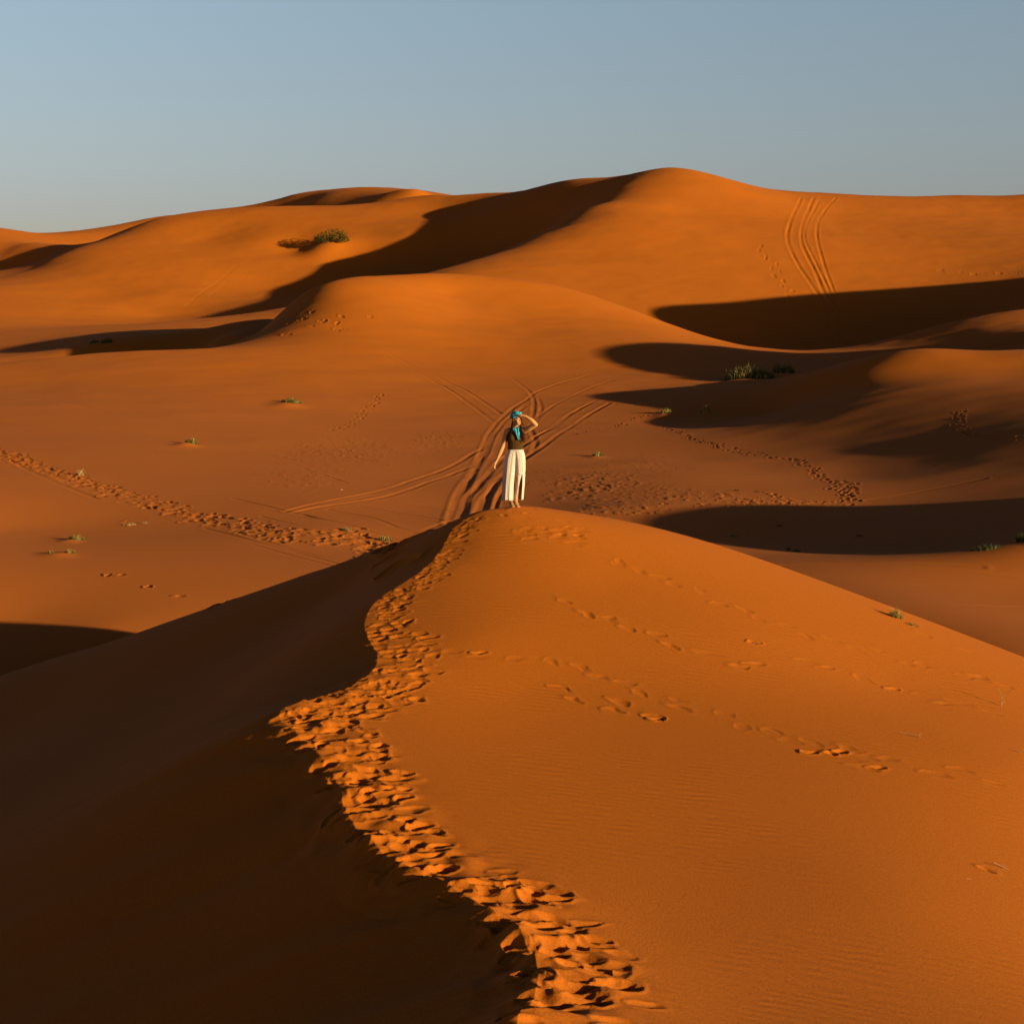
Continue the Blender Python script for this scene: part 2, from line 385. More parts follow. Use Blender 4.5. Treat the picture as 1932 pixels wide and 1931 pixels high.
crest_prints(17.2, 19.4, 60, -.05, .8, .30, .034)
crest_prints(19.2, 20.8, 58, -.05, 1.0, .29, .030)
crest_prints(20.6, 23.2, 76, 0.05, .8, .26, .024)
crest_prints(23.0, 25.6, 54, .12, .5, .24, .018)
crest_prints(25.4, 28.4, 50, .05, .36, .23, .013)
crest_prints(10.0, 11.5, 26, .6, 1.5, .36, .035)
for k in range(26):
    p = spot(rng.uniform(965, 1110), 1006 + rng.normal(0, 8)); print_mark(p[0], p[1], rng.normal(0, .4), .3, .16, .009)
# -- older, wind-softened walks across the windward face
for pts, dep, sk in (([(1161, 1061), (1263, 1099), (1403, 1155), (1520, 1197), (1637, 1225), (1777, 1267), (1931, 1299)], .009, .15),
                     ([(1067, 1141), (1147, 1169), (1231, 1199), (1357, 1243), (1441, 1253)], .011, .1),
                     ([(1520, 1253), (1590, 1267), (1637, 1288), (1683, 1299), (1823, 1332), (1931, 1355)], .008, .2),
                     ([(862, 1231), (1030, 1248), (1123, 1274), (1240, 1313), (1357, 1351), (1450, 1379), (1567, 1404), (1730, 1446), (1898, 1479)], .008, .05),
                     ([(1049, 1299), (1170, 1337), (1249, 1358)], .012, .1), ([(1165, 1063), (1240, 1090), (1330, 1123)], .008, .1),
                     ([(1690, 1175), (1790, 1215), (1900, 1250)], .011, .3), ([(1480, 1400), (1560, 1420), (1660, 1448)], .008, .4)):
    trail(pts, .36, .34, .17, dep * 1.0, .06, .08, sk)
for u, v, d in ((1242, 1356, .04), (1527, 1420, .04), (1567, 1421, .04), (1588, 1418, .04), (1655, 1448, .04), (1060, 1008, .03), (1090, 1010, .03), (905, 1231, .03), (1421, 1211, .03), (1683, 1299, .03), (1860, 1640, .02)):
    p = spot(u, v); print_mark(p[0], p[1], rng.uniform(-.4, .4), .22, .12, d * .8)

# -- wheel ruts in the valley and up the big dune
RUTS = [
    ([(1250, 697), (1150, 700), (1092, 714), (1023, 736), (987, 758), (965, 773), (940, 795), (925, 817), (913, 843), (901, 873), (886, 902), (869, 927), (859, 951), (848, 990)], .34, .15),
    ([(990, 768), (955, 792), (938, 812), (925, 834), (916, 858), (901, 883), (886, 912), (877, 931), (867, 958), (862, 985)], .30, .13),
    ([(1126, 755), (1072, 785), (1035, 812), (989, 839), (947, 868), (916, 902), (899, 922), (881, 941), (870, 980)], .32, .15),
    ([(1150, 761), (1097, 792), (1048, 824), (991, 865), (945, 900), (925, 927), (911, 946), (900, 975)], .34, .16),
    ([(1110, 762), (1060, 790), (1020, 820), (985, 845)], .22, .08), ([(943, 907), (925, 931), (915, 965)], .28, .12), ([(956, 915), (940, 940), (932, 962)], .22, .09),
    ([(735, 668), (784, 692), (852, 724), (901, 751), (947, 782)], .34, .10), ([(725, 672), (779, 697), (840, 731), (901, 773), (933, 797)], .34, .10),
    ([(965, 714), (989, 731), (1006, 751), (1006, 777), (1001, 809), (1011, 834), (1004, 853)], .32, .11), ([(1016, 751), (1021, 773), (1006, 792)], .3, .08),
    ([(1390, 690), (1280, 699), (1194, 709), (1133, 726), (1072, 751), (1023, 780), (1009, 797)], .34, .10), ([(1340, 690), (1230, 700), (1130, 716)], .3, .07),
    ([(906, 848), (852, 880), (791, 903), (730, 924), (653, 941), (573, 957), (540, 965)], .30, .12), ([(893, 879), (813, 909), (746, 933), (666, 949), (557, 966)], .30, .12),
    ([(780, 912), (700, 936), (600, 955)], .2, .05),
    ([(682, 957), (760, 970), (813, 978), (848, 986)], .30, .11), ([(693, 946), (773, 954), (850, 965)], .28, .09), ([(618, 962), (693, 975), (746, 994), (781, 1005)], .26, .10),
    ([(440, 941), (546, 966), (626, 983), (680, 997), (720, 1010), (757, 1021)], .26, .10), ([(493, 975), (581, 994), (650, 1006)], .2, .06), ([(570, 970), (650, 992), (730, 1014)], .2, .06),
    ([(850, 983), (800, 1000)], .24, .09),
    ([(386, 997), (466, 1018), (546, 1039), (626, 1061), (653, 1066)], .2, .06), ([(480, 1029), (573, 1055), (626, 1069)], .2, .05), ([(430, 1000), (520, 1028), (600, 1049), (680, 1062)], .2, .05),
    ([(573, 885), (653, 911)], .24, .07), ([(493, 855), (653, 887)], .24, .06), ([(690, 868), (730, 880)], .22, .06),
    ([(100, 755), (250, 790), (330, 805), (500, 830)], .6, .06), ([(20, 868), (90, 905), (180, 940)], .3, .10),
    ([(1511, 375), (1491, 420), (1486, 455), (1506, 500), (1536, 545), (1556, 580), (1561, 650)], .62, .34), ([(1536, 373), (1516, 420), (1513, 460), (1536, 510), (1556, 555), (1581, 590), (1588, 645)], .62, .34),
    ([(1550, 373), (1526, 415), (1518, 450), (1541, 500), (1566, 552)], .5, .26), ([(1578, 373), (1548, 410), (1541, 445), (1553, 495), (1573, 550)], .55, .30),
    ([(450, 500), (400, 540), (350, 580)], .6, .22), ([(430, 530), (395, 560)], .5, .18), ([(470, 515), (440, 545)], .45, .15),
    ([(1636, 944), (1751, 925), (1860, 903)], .22, .08), ([(1586, 913), (1673, 897), (1767, 878)], .2, .06), ([(1380, 846), (1440, 835), (1500, 818)], .2, .05),
    ([(1480, 1066), (1600, 1064), (1700, 1062), (1850, 1070)], .3, .10), ([(1640, 1130), (1780, 1138), (1932, 1146)], .2, .05), ([(1650, 1140), (1800, 1152), (1932, 1165)], .2, .05), ([(1700, 1070), (1820, 1078), (1932, 1090)], .24, .07),
]
for p, w, d in RUTS:
    line_mark(p, w, d)
# -- footpaths in the valley
trail([(1337, 835), (1393, 850), (1455, 863), (1511, 872), (1546, 903), (1589, 913), (1605, 941), (1586, 953)], .7, .6, .34, .06, .22, .25)
trail([(1560, 905), (1600, 925), (1610, 945)], .6, .6, .34, .07, .3, .3)
trail([(1810, 776), (1810, 801), (1829, 819), (1866, 825), (1932, 829)], .6, .55, .3, .06, .2, .2)
trail([(1090, 818), (1150, 808), (1200, 790), (1250, 776)], .7, .6, .3, .06, .3, .2)
trail([(1240, 800), (1300, 825), (1340, 838)], .8, .6, .3, .06, .2, .2)
trail([(718, 745), (690, 775), (660, 800), (632, 812)], 1.3, .7, .4, .08, .1, .3)
trail([(1436, 465), (1461, 510), (1496, 565)], 3.2, 2.0, 1.0, .16, .5, .5)
trail([(1766, 512), (1830, 516), (1932, 514)], 2.4, 1.6, .8, .12, .5, .4)
trail([(560, 600), (600, 610), (640, 612)], 1.4, 1.6, .7, .14, 2.0, .6)
trail([(575, 600), (620, 620), (660, 605)], 1.6, 1.5, .7, .12, 2.0, .6)
trail([(1300, 957), (1400, 952), (1500, 948), (1590, 950)], .6, .5, .3, .09, .5, .3, .3)
trail([(1350, 935), (1400, 930), (1470, 938)], .6, .5, .3, .09, .5, .3, .2)
# -- broad trampled path along the foot of the left-hand slope
cpts = spline(np.array([spot(*p)[:2] for p in [(-40, 842), (10, 857), (100, 892), (200, 925), (300, 954), (400, 979), (500, 1000), (600, 1018), (700, 1032), (760, 1024)]]), 10)
seg = np.diff(cpts, axis=0); cum = np.concatenate([[0], np.cumsum(np.hypot(seg[:, 0], seg[:, 1]))])
for k in range(760):
    s_ = rng.uniform(0, cum[-1]); x = np.interp(s_, cum, cpts[:, 0]); y = np.interp(s_, cum, cpts[:, 1])
    wd = 1.1 + .9 * s_ / cum[-1]
    print_mark(x + rng.normal(0, .25), y + rng.uniform(-wd, wd) * 1.25, rng.uniform(0, 3.1), rng.uniform(.5, .8), rng.uniform(.3, .5), rng.uniform(.04, .075))
for pts in ([(415, 1142), (432, 1137)], [(345, 1122), (360, 1120)], [(290, 1107), (300, 1103)], [(200, 1085), (230, 1082)]):
    trail(pts, .5, .45, .25, .07, .2, .15)
# -- wind-blown mounds gathered under the plants
for u, v, wpx, hf in ((626, 472, 90, .12), (1412, 722, 120, .07), (550, 768, 70, .09), (358, 842, 50, .12), (138, 1022, 50, .08), (120, 1048, 70, .06), (1130, 863, 40, .06), (1256, 784, 40, .07), (1690, 1170, 50, .08)):
    p = spot(u, v, 31.0); k = wpx * p[1] / F
    w = window(p[0], p[1], k * 1.6)
    DZ[w] += hf * k * np.exp(-(((GX[w] - p[0] + .15 * k) / (.42 * k)) ** 2 + ((GY[w] - p[1]) / (.5 * k)) ** 2)) * (GR[w] > 45)
# -- crusted, stony patches of the valley floor
def crust(u, v, du, dv, amp, cell, seed):
    c = spot(u, v); e = spot(u + du, v); f = spot(u, v - dv); g = spot(u, v + dv)
    rx = abs(e[0] - c[0]); ry = abs(f[1] - g[1]) / 2; cy = (f[1] + g[1]) / 2
    w = window(c[0], cy, max(rx, ry) * 1.3)
    X = (GX[w] - c[0]) / rx; Y = (GY[w] - cy) / ry
    k = np.clip(1.15 - np.sqrt(X * X + Y * Y) + .35 * vnoise(GX[w] / 2.2, GY[w] / 3.0, seed + 9), 0, 1)
    n = vnoise(GX[w] / cell * 1.5, GY[w] / (cell * 1.2), seed) + .7 * vnoise(GX[w] / cell * 3.1, GY[w] / cell * 2.2, seed + 1)
    DZ[w] += .55 * amp * k * np.clip(n, 0, 1.2)
for a_ in ((640, 850, 180, 32, .055, .42, 11), (560, 905, 120, 25, .05, .4, 13), (820, 835, 90, 25, .05, .4, 15), (1120, 920, 130, 40, .075, .5, 17), (1280, 935, 110, 25, .06, .45, 19),
           (1450, 948, 150, 10, .07, .4, 21), (1230, 880, 120, 30, .03, .5, 23), (240, 985, 45, 8, .05, .4, 25), (1180, 965, 120, 14, .07, .45, 27)):
    crust(*a_)

def build_ground():
    nr, nt = GR.shape
    co = np.column_stack([GX.ravel(), GY.ravel(), (BASE + DZ + PIT + RIM * np.clip(1 + PIT / .03, 0, 1)).ravel()])
    co = np.vstack([co, [[0, 0, co[:nt, 2].mean()]]])
    i = np.arange(nr - 1)[:, None]; j = np.arange(nt)[None]; j2 = (j + 1) % nt
    q = np.stack([i * nt + j, i * nt + j2, (i + 1) * nt + j2, (i + 1) * nt + j], -1).reshape(-1, 4)[:, ::-1]
    tri = np.stack([np.full(nt, nr * nt), np.arange(nt), (np.arange(nt) + 1) % nt], -1)[:, ::-1]
    me = bpy.data.meshes.new('dunes')
    me.vertices.add(len(co)); me.vertices.foreach_set('co', co.astype(np.float32).ravel())
    loops = np.concatenate([q.ravel(), tri.ravel()]).astype(np.int32)
    me.loops.add(len(loops)); me.loops.foreach_set('vertex_index', loops)
    tot = np.concatenate([np.full(len(q), 4), np.full(len(tri), 3)]).astype(np.int32)
    me.polygons.add(len(tot)); me.polygons.foreach_set('loop_start', np.concatenate([[0], np.cumsum(tot)[:-1]]).astype(np.int32))
    me.update(calc_edges=True)
    me.polygons.foreach_set('use_smooth', np.ones(len(tot), bool))
    o = bpy.data.objects.new('dunes', me); C.objects.link(o)
    o['kind'] = 'structure'
    return o

def sand_material():
    m = bpy.data.materials.new('sand'); m.use_nodes = True
    n = m.node_tree; b = n.nodes['Principled BSDF']; N = n.nodes.new; Lk = n.links.new
    b.inputs['Roughness'].default_value = 0.95
    b.inputs['Specular IOR Level'].default_value = 0.18
    b.inputs['Diffuse Roughness'].default_value = 0.12
    tc = N('ShaderNodeTexCoord')
    big = N('ShaderNodeTexNoise'); big.inputs['Scale'].default_value = .11; big.inputs['Detail'].default_value = 5
    fine = N('ShaderNodeTexNoise'); fine.inputs['Scale'].default_value = 45; fine.inputs['Detail'].default_value = 4
    Lk(tc.outputs['Object'], big.inputs['Vector']); Lk(tc.outputs['Object'], fine.inputs['Vector'])
    r1 = N('ShaderNodeValToRGB'); e = r1.color_ramp.elements
    e[0].position = .3; e[0].color = (.575, .155, .008, 1); e[1].position = .7; e[1].color = (.62, .160, .006, 1)
    Lk(big.outputs[0], r1.inputs[0])
    # the flats between the dunes carry coarser, browner grains
    sep = N('ShaderNodeSeparateXYZ'); Lk(tc.outputs['Object'], sep.inputs[0])
    mr = N('ShaderNodeMapRange'); mr.inputs['From Min'].default_value = -4.5; mr.inputs['From Max'].default_value = -9.2
    wob = N('ShaderNodeMath'); wob.operation = 'MULTIPLY_ADD'; wob.inputs[1].default_value = 5.0; Lk(big.outputs[0], wob.inputs[0])
    off = N('ShaderNodeMath'); off.operation = 'SUBTRACT'; off.inputs[1].default_value = 2.5; Lk(sep.outputs['Z'], wob.inputs[2]); Lk(wob.outputs[0], off.inputs[0]); Lk(off.outputs[0], mr.inputs['Value'])
    vm = N('ShaderNodeMix'); vm.data_type = 'RGBA'; vm.inputs[7].default_value = (.535, .148, .017, 1)
    Lk(mr.outputs[0], vm.inputs[0]); Lk(r1.outputs[0], vm.inputs[6])
    mx = N('ShaderNodeMix'); mx.data_type = 'RGBA'; mx.blend_type = 'MULTIPLY'; mx.inputs[0].default_value = 1
    r2 = N('ShaderNodeValToRGB'); e = r2.color_ramp.elements
    e[0].position = .25; e[0].color = (.82, .82, .84, 1); e[1].position = .75; e[1].color = (1.12, 1.12, 1.1, 1)
    Lk(fine.outputs[0], r2.inputs[0]); Lk(vm.outputs[2], mx.inputs[6]); Lk(r2.outputs[0], mx.inputs[7]); Lk(mx.outputs[2], b.inputs['Base Color'])
    # wind ripples
    wv = N('ShaderNodeTexWave'); wv.wave_type = 'BANDS'; wv.bands_direction = 'Y'; wv.wave_profile = 'SIN'
    wv.inputs['Scale'].default_value = 2.3; wv.inputs['Distortion'].default_value = 9; wv.inputs['Detail'].default_value = 2.5; wv.inputs['Detail Scale'].default_value = .55
    mp = N('ShaderNodeMapping'); mp.inputs['Rotation'].default_value = (0, 0, math.radians(18))
    Lk(tc.outputs['Object'], mp.inputs['Vector']); Lk(mp.outputs[0], wv.inputs['Vector'])
    b1 = N('ShaderNodeBump'); b1.inputs['Strength'].default_value = 1.0; b1.inputs['Distance'].default_value = .0042
    patch = N('ShaderNodeTexNoise'); patch.inputs['Scale'].default_value = .35; patch.inputs['Detail'].default_value = 2
    r3 = N('ShaderNodeValToRGB'); r3.color_ramp.elements[0].position = .36; r3.color_ramp.elements[1].position = .6
    Lk(tc.outputs['Object'], patch.inputs['Vector']); Lk(patch.outputs[0], r3.inputs[0])
    ml = N('ShaderNodeMath'); ml.operation = 'MULTIPLY'; Lk(wv.outputs[1], ml.inputs[0]); Lk(r3.outputs[0], ml.inputs[1])
    Lk(ml.outputs[0], b1.inputs['Height'])
    b2 = N('ShaderNodeBump'); b2.inputs['Strength'].default_value = .5; b2.inputs['Distance'].default_value = .006
    Lk(fine.outputs[0], b2.inputs['Height']); Lk(b1.outputs[0], b2.inputs['Normal']); Lk(b2.outputs[0], b.inputs['Normal'])
    return m
SAND = sand_material()
ground = build_ground(); ground.data.materials.append(SAND)

# ---------------------------------------------------------------- plants
def mat(name, col, rough=.7, var=.25, scale=6.0, spec=.2, trans=0.0):
    m = bpy.data.materials.new(name); m.use_nodes = True
    n = m.node_tree; b = n.nodes['Principled BSDF']
    b.inputs['Roughness'].default_value = rough; b.inputs['Specular IOR Level'].default_value = spec
    tc = n.nodes.new('ShaderNodeTexCoord'); t = n.nodes.new('ShaderNodeTexNoise'); t.inputs['Scale'].default_value = scale; t.inputs['Detail'].default_value = 3
    r = n.nodes.new('ShaderNodeValToRGB'); e = r.color_ramp.elements
    e[0].position = .3; e[0].color = tuple(c * (1 - var) for c in col) + (1,)
    e[1].position = .7; e[1].color = tuple(c * (1 + var) for c in col) + (1,)
    n.links.new(tc.outputs['Object'], t.inputs[0]); n.links.new(t.outputs[0], r.inputs[0]); n.links.new(r.outputs[0], b.inputs['Base Color'])
    return m
LEAF = mat('tamarisk_leaf', (.075, .075, .010), .6, .6, .9)
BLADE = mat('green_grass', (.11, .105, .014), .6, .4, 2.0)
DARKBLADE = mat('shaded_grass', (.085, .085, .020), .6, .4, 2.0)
DRY = mat('dry_straw', (.42, .29, .085), .7, .3, 3.0)
BARK = mat('twig_bark', (.16, .10, .05), .8, .3, 9.0)
STONE = mat('stone', (.16, .09, .05), .8, .3, 9.0)
PALE = mat('bleached_twig', (.40, .24, .12), .8, .2, 9.0)
prnd = random.Random(11)

def mesh_obj(name, verts, faces, m, parent=None, smooth=False):
    me = bpy.data.meshes.new(name); me.from_pydata(verts, [], faces); me.update()
    if smooth: me.polygons.foreach_set('use_smooth', [True] * len(me.polygons))
    o = bpy.data.objects.new(name, me); C.objects.link(o); me.materials.append(m)
    if parent: o.parent = parent
    return o

def label(o, text, cat, group=None):
    o['label'] = text; o['category'] = cat
    if group: o['group'] = group
    return o

def empty(name, loc):
    o = bpy.data.objects.new(name, None); o.empty_display_size = .2; o.location = loc; C.objects.link(o); return o

def blades(V, Fc, n, rx, ry, h, w, lean=.45, x0=0, y0=0, clumps=5):
    """curved tapering grass blades springing from a few clumps"""
    cl = []
    for q in range(clumps):
        a = (q + prnd.random()) / clumps * 2 - 1
        cl.append((a * rx + x0, prnd.uniform(-1, 1) * ry + y0, (1 - .62 * a * a) * prnd.uniform(.5, 1)))
    for bi in range(n):
        cx, cy, ch = prnd.choice(cl)
        if n < 430:
            a = (bi + prnd.random()) / n * 2 - 1; cx, cy, ch = a * rx + x0, prnd.uniform(-1, 1) * ry * (1 - a * a) + y0, (1 - .5 * a * a) * prnd.uniform(.5, 1)
        s = max(min(rx, h) * .35, rx / clumps * 1.3) * (.45 if n < 430 else 1)
        bx, by = cx + prnd.gauss(0, s * .5), cy + prnd.gauss(0, s * .5)
        a = prnd.uniform(0, 6.283); L = h * ch * prnd.uniform(.45, 1.1); ln = lean * prnd.uniform(.2, 1.3)
        dx, dy = math.cos(a), math.sin(a); tw = prnd.uniform(0, 3.14); wx, wy = math.cos(tw) * w / 2, math.sin(tw) * w / 2
        i = len(V)
        for k, (t, ww) in enumerate(((0, 1), (.4, .85), (.75, .5))):
            off = L * ln * t * t
            V += [(bx + dx * off - wx * ww, by + dy * off - wy * ww, L * t - .04), (bx + dx * off + wx * ww, by + dy * off + wy * ww, L * t - .04)]
        V.append((bx + dx * L * ln, by + dy * L * ln, L * (1 - .3 * ln)))
        Fc += [(i, i + 1, i + 3, i + 2), (i + 2, i + 3, i + 5, i + 4), (i + 4, i + 5, i + 6)]

def settle(V, x, y, z):
    """drop every blade root onto the local slope"""
    e = .6
    gx = (height(x + e, y) - height(x - e, y)) / (2 * e); gy = (height(x, y + e) - height(x, y - e)) / (2 * e)
    return [(a, b, c + gx * a + gy * b) for a, b, c in V]

def tuft(u, v, wpx, hpx, n_green, n_dry, text, group=None, green=None, name='grass_tuft', lean=.5, clumps=5, deep=.5, rmin=31.0):
    p = spot(u, v, rmin); k = p[1] / F
    rx = wpx * k / 2; h = hpx * k
    o = empty(name, (p[0], p[1], height(p[0], p[1])))
    label(o, text, 'grass tuft', group)
    w = max(.012, .55 * k * 1.9)
    if n_green:
        n_green = max(n_green, 90)
        V, Fc = [], []; blades(V, Fc, n_green, rx * .8, rx * deep, h, w, lean, clumps=clumps)
        mesh_obj('green_blades', settle(V, p[0], p[1], p[2]), Fc, green or BLADE, o)
    if n_dry:
        n_dry = max(n_dry, 90)
        V, Fc = [], []; blades(V, Fc, n_dry, rx * .7, rx * deep, h * 1.05, w, lean, clumps=max(2, clumps - 1))
        mesh_obj('dry_stalks', settle(V, p[0], p[1], p[2]), Fc, DRY, o)
    return o

def bush(u, v, wpx, hpx, n, text, m=None, name='bush', lobes=None):
    """a low woody shrub: branching stems and many small leaf sprays"""
    p = spot(u, v, 31.0); k = p[1] / F; Wd = wpx * k; H = hpx * k
    o = empty(name, (p[0], p[1], height(p[0], p[1]))); label(o, text, 'bush')
    lobes = lobes or [(-.28, 0, .42, .34), (.05, .05, .62, .42), (.25, 0, .5, .34), (-.44, .02, .22, .2), (.42, -.02, .25, .2)]
    V, Fc = [], []
    for cx, cy, cz, r in lobes:
        for _ in range(int(n * r / 1.5)):
            while True:
                a, b, c = (prnd.uniform(-1, 1) for _ in range(3))
                d = a * a + b * b + c * c
                if d < 1 and prnd.random() < .25 + .75 * d: break
            x = (cx + a * r) * Wd; y = (cy + b * r * .9) * Wd; z = max(.02, cz + c * r * 1.15) * H
            s = Wd * .022 * prnd.uniform(.6, 1.5); t = prnd.uniform(0, 6.28); f = prnd.uniform(-1, 1.2)
            ux, uy, uz = math.cos(t) * s, math.sin(t) * s, f * s * .8
            vx, vy, vz = -math.sin(t) * s * .45, math.cos(t) * s * .45, s * .55
            i = len(V); V += [(x, y, z), (x + ux + vx, y + uy + vy, z + uz + vz), (x + 2 * ux, y + 2 * uy, z + 2 * uz), (x + ux - vx, y + uy - vy, z + uz - vz)]
            Fc.append((i, i + 1, i + 2, i + 3))
    mesh_obj('foliage', settle(V, p[0], p[1], p[2]), Fc, m or LEAF, o)
    V, Fc = [], []
    for cx, cy, cz, r in lobes:
        for _ in range(5):
            ex, ey, ez = (cx + prnd.uniform(-.7, .7) * r) * Wd, (cy + prnd.uniform(-.6, .6) * r) * Wd, (cz + prnd.uniform(0, .6) * r) * H
            tube(V, Fc, [(cx * .3 * Wd, 0, -.1), (ex * .6 + cx * .1 * Wd, ey * .6, ez * .45), (ex, ey, ez)], [Wd * .009, Wd * .006, Wd * .002], 5)
    mesh_obj('stem', settle(V, p[0], p[1], p[2]), Fc, BARK, o)
    return o

def tube(V, Fc, pts, rad, n=8, cap=True):
    """a tapering tube along a polyline"""
    pts = [mathutils.Vector(p) for p in pts]; base = len(V)
    for k, p in enumerate(pts):
        d = (pts[min(k + 1, len(pts) - 1)] - pts[max(k - 1, 0)]).normalized()
        a = d.cross(mathutils.Vector((.31, .17, .93)))
        if a.length < .05: a = d.cross(mathutils.Vector((1, 0, 0)))
        a.normalize(); b = d.cross(a)
        for q in range(n):
            t = 6.28318 * q / n; V.append(tuple(p + (a * math.cos(t) + b * math.sin(t)) * rad[k]))
    for k in range(len(pts) - 1):
        for q in range(n):
            i = base + k * n + q; j = base + k * n + (q + 1) % n
            Fc.append((i, j, j + n, i + n))
    if cap:
        Fc.append(tuple(base + q for q in range(n))[::-1]); Fc.append(tuple(base + (len(pts) - 1) * n + q for q in range(n)))

bush(626, 466, 54, 21, 1300, 'rounded green bush high on the far dune, casting a long shadow to its left')
# the large grass clump at the edge of the valley shadow
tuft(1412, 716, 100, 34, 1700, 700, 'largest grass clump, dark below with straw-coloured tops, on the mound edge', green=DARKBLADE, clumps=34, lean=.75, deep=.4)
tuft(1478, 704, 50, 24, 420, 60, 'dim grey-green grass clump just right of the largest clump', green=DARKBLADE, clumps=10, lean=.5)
G = 'small grass tufts on the valley slope'
tuft(550, 762, 46, 13, 240, 20, 'low wide green grass tuft, middle of the left-hand slope', G, clumps=8)
tuft(360, 838, 26, 17, 150, 8, 'short upright green tuft with a long thin shadow', G, clumps=3)
tuft(143, 1019, 40, 15, 170, 20, 'wider of the green tufts on the left sand flat, topmost of three', G, clumps=6)
tuft(133, 1045, 30, 11, 120, 12, 'small green tuft on the left sand flat, nearest the dune shadow', G, clumps=4)
tuft(96, 1046, 16, 7, 60, 4, 'tiny dark tuft leftmost of the three on the left sand flat', G, clumps=3)
tuft(151, 897, 20, 16, 0, 120, 'pale straw tuft at the upper edge of the trampled path', G, clumps=3)
tuft(726, 1020, 34, 16, 90, 20, 'sparse grey-green tuft beside the lower end of the trampled path', G, clumps=6)
tuft(655, 1000, 26, 9, 24, 30, 'thin faded grass wisps on the middle of the trampled path', G, clumps=4)
tuft(1331, 778, 18, 17, 40, 90, 'yellow sunlit tuft standing alone in the dark hollow', G, clumps=3)
tuft(1256, 780, 30, 14, 20, 60, 'faint straw tuft left of the yellow one', G, clumps=4)
tuft(1128, 861, 28, 14, 70, 40, 'low yellow-green tuft right of the standing person, long shadow behind', G, clumps=4)
tuft(1690, 1165, 30, 26, 45, 130, 'dry straw tuft on the right shoulder of the near dune', G, clumps=4, lean=.6, rmin=9.0)
tuft(1722, 1180, 28, 10, 50, 40, 'flattened yellow-green tuft right beside the dry straw one', G, clumps=4, lean=1.1, rmin=9.0)
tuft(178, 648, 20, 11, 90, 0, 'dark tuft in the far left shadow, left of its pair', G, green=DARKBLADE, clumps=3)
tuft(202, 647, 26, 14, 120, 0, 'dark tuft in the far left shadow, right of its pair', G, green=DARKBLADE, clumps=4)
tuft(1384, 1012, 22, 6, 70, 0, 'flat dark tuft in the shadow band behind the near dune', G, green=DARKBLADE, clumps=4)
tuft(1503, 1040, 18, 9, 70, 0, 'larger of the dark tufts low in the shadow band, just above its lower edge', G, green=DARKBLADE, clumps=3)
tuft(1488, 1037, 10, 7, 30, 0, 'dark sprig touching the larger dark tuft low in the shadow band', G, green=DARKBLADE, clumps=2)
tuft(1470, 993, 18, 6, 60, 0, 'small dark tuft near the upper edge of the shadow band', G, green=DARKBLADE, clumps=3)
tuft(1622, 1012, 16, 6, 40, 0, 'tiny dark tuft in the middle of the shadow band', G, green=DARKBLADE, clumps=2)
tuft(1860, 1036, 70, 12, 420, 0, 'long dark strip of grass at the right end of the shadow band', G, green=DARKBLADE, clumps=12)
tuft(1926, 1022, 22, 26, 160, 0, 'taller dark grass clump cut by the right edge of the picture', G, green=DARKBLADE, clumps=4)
tuft(1390, 926, 12, 6, 40, 0, 'dark speck of a tuft among the stony ground of the valley', G, green=DARKBLADE, clumps=2)
tuft(244, 991, 34, 8, 0, 50, 'straw-coloured wisps on the left sand flat, below the trampled path', G, clumps=6)
tuft(274, 988, 18, 6, 0, 26, 'smaller straw wisps right beside the others on the left sand flat', G, clumps=3)

def twig(u, v, strokes, text, rad=.008):
    p = spot(u, v); k = p[1] / F
    o = empty('dry_twig', (p[0], p[1], height(p[0], p[1]))); label(o, text, 'twig')
    V, Fc = [], []
    for st in strokes:
        tube(V, Fc, [((a) * k, dy * k, -b * k - .005) for a, b, dy in st], [rad * (1 - .6 * i / len(st)) for i in range(len(st))], 5)
    m = mesh_obj('stem', V, Fc, PALE, o)
    return o
twig(1889, 1332, [[(0, 0, 0), (2, -18, 2), (-4, -34, 4)], [(2, -16, 2), (14, -26, 0), (21, -33, -3)], [(0, -4, 0), (8, -10, 3)]], 'bleached forked twig standing on the right of the near dune', .005)
twig(1735, 1392, [[(0, 0, 0), (-3, -5, 2), (-22, -7, 6), (-38, -10, 8)], [(0, 0, 0), (4, -6, 0)], [(-2, -4, 0), (3, -9, 3)]], 'curled pale twig lying at the end of a thin drag mark', .004)
twig(1925, 1420, [[(0, 0, 0), (-5, -6, 3), (-14, -7, 4)], [(0, 0, 0), (6, -8, 0)]], 'small pale twig at the right edge of the near dune', .004)
twig(1840, 1660, [[(-18, -5, 0), (0, 0, 0), (20, 4, -4)]], 'thin straw lying flat on the sand, lower right', .003)
twig(1905, 1640, [[(-30, -14, 0), (-10, -4, 0), (28, 12, -6)], [(-10, -4, 0), (-14, -12, 4)]], 'dark bent root poking from the sand at the right edge', .005)

def pebble(u, v, px, text, m=STONE):
    p = spot(u, v); r = px * p[1] / F / 2
    bm = bmesh.new(); bmesh.ops.create_icosphere(bm, subdivisions=2, radius=r)
    for vv in bm.verts:
        vv.co *= 1 + .28 * math.sin(vv.co.x / r * 2.3 + u) * math.cos(vv.co.y / r * 2.9 + v); vv.co.z *= .62
    me = bpy.data.meshes.new('pebble'); bm.to_mesh(me); bm.free(); me.materials.append(m)
    o = bpy.data.objects.new('pebble', me); C.objects.link(o); o.location = (p[0], p[1], height(p[0], p[1]) + r * .3)
    label(o, text, 'pebble', 'loose pebbles'); return o
pebble(1421, 1212, 7, 'single dark pebble in the middle of the sunlit dune face')
pebble(716, 1300, 4, 'tiny pebble lying near the trodden crest')
pebble(644, 938 - 12, 4, 'pale stone chip on the valley floor below the slope', PALE)

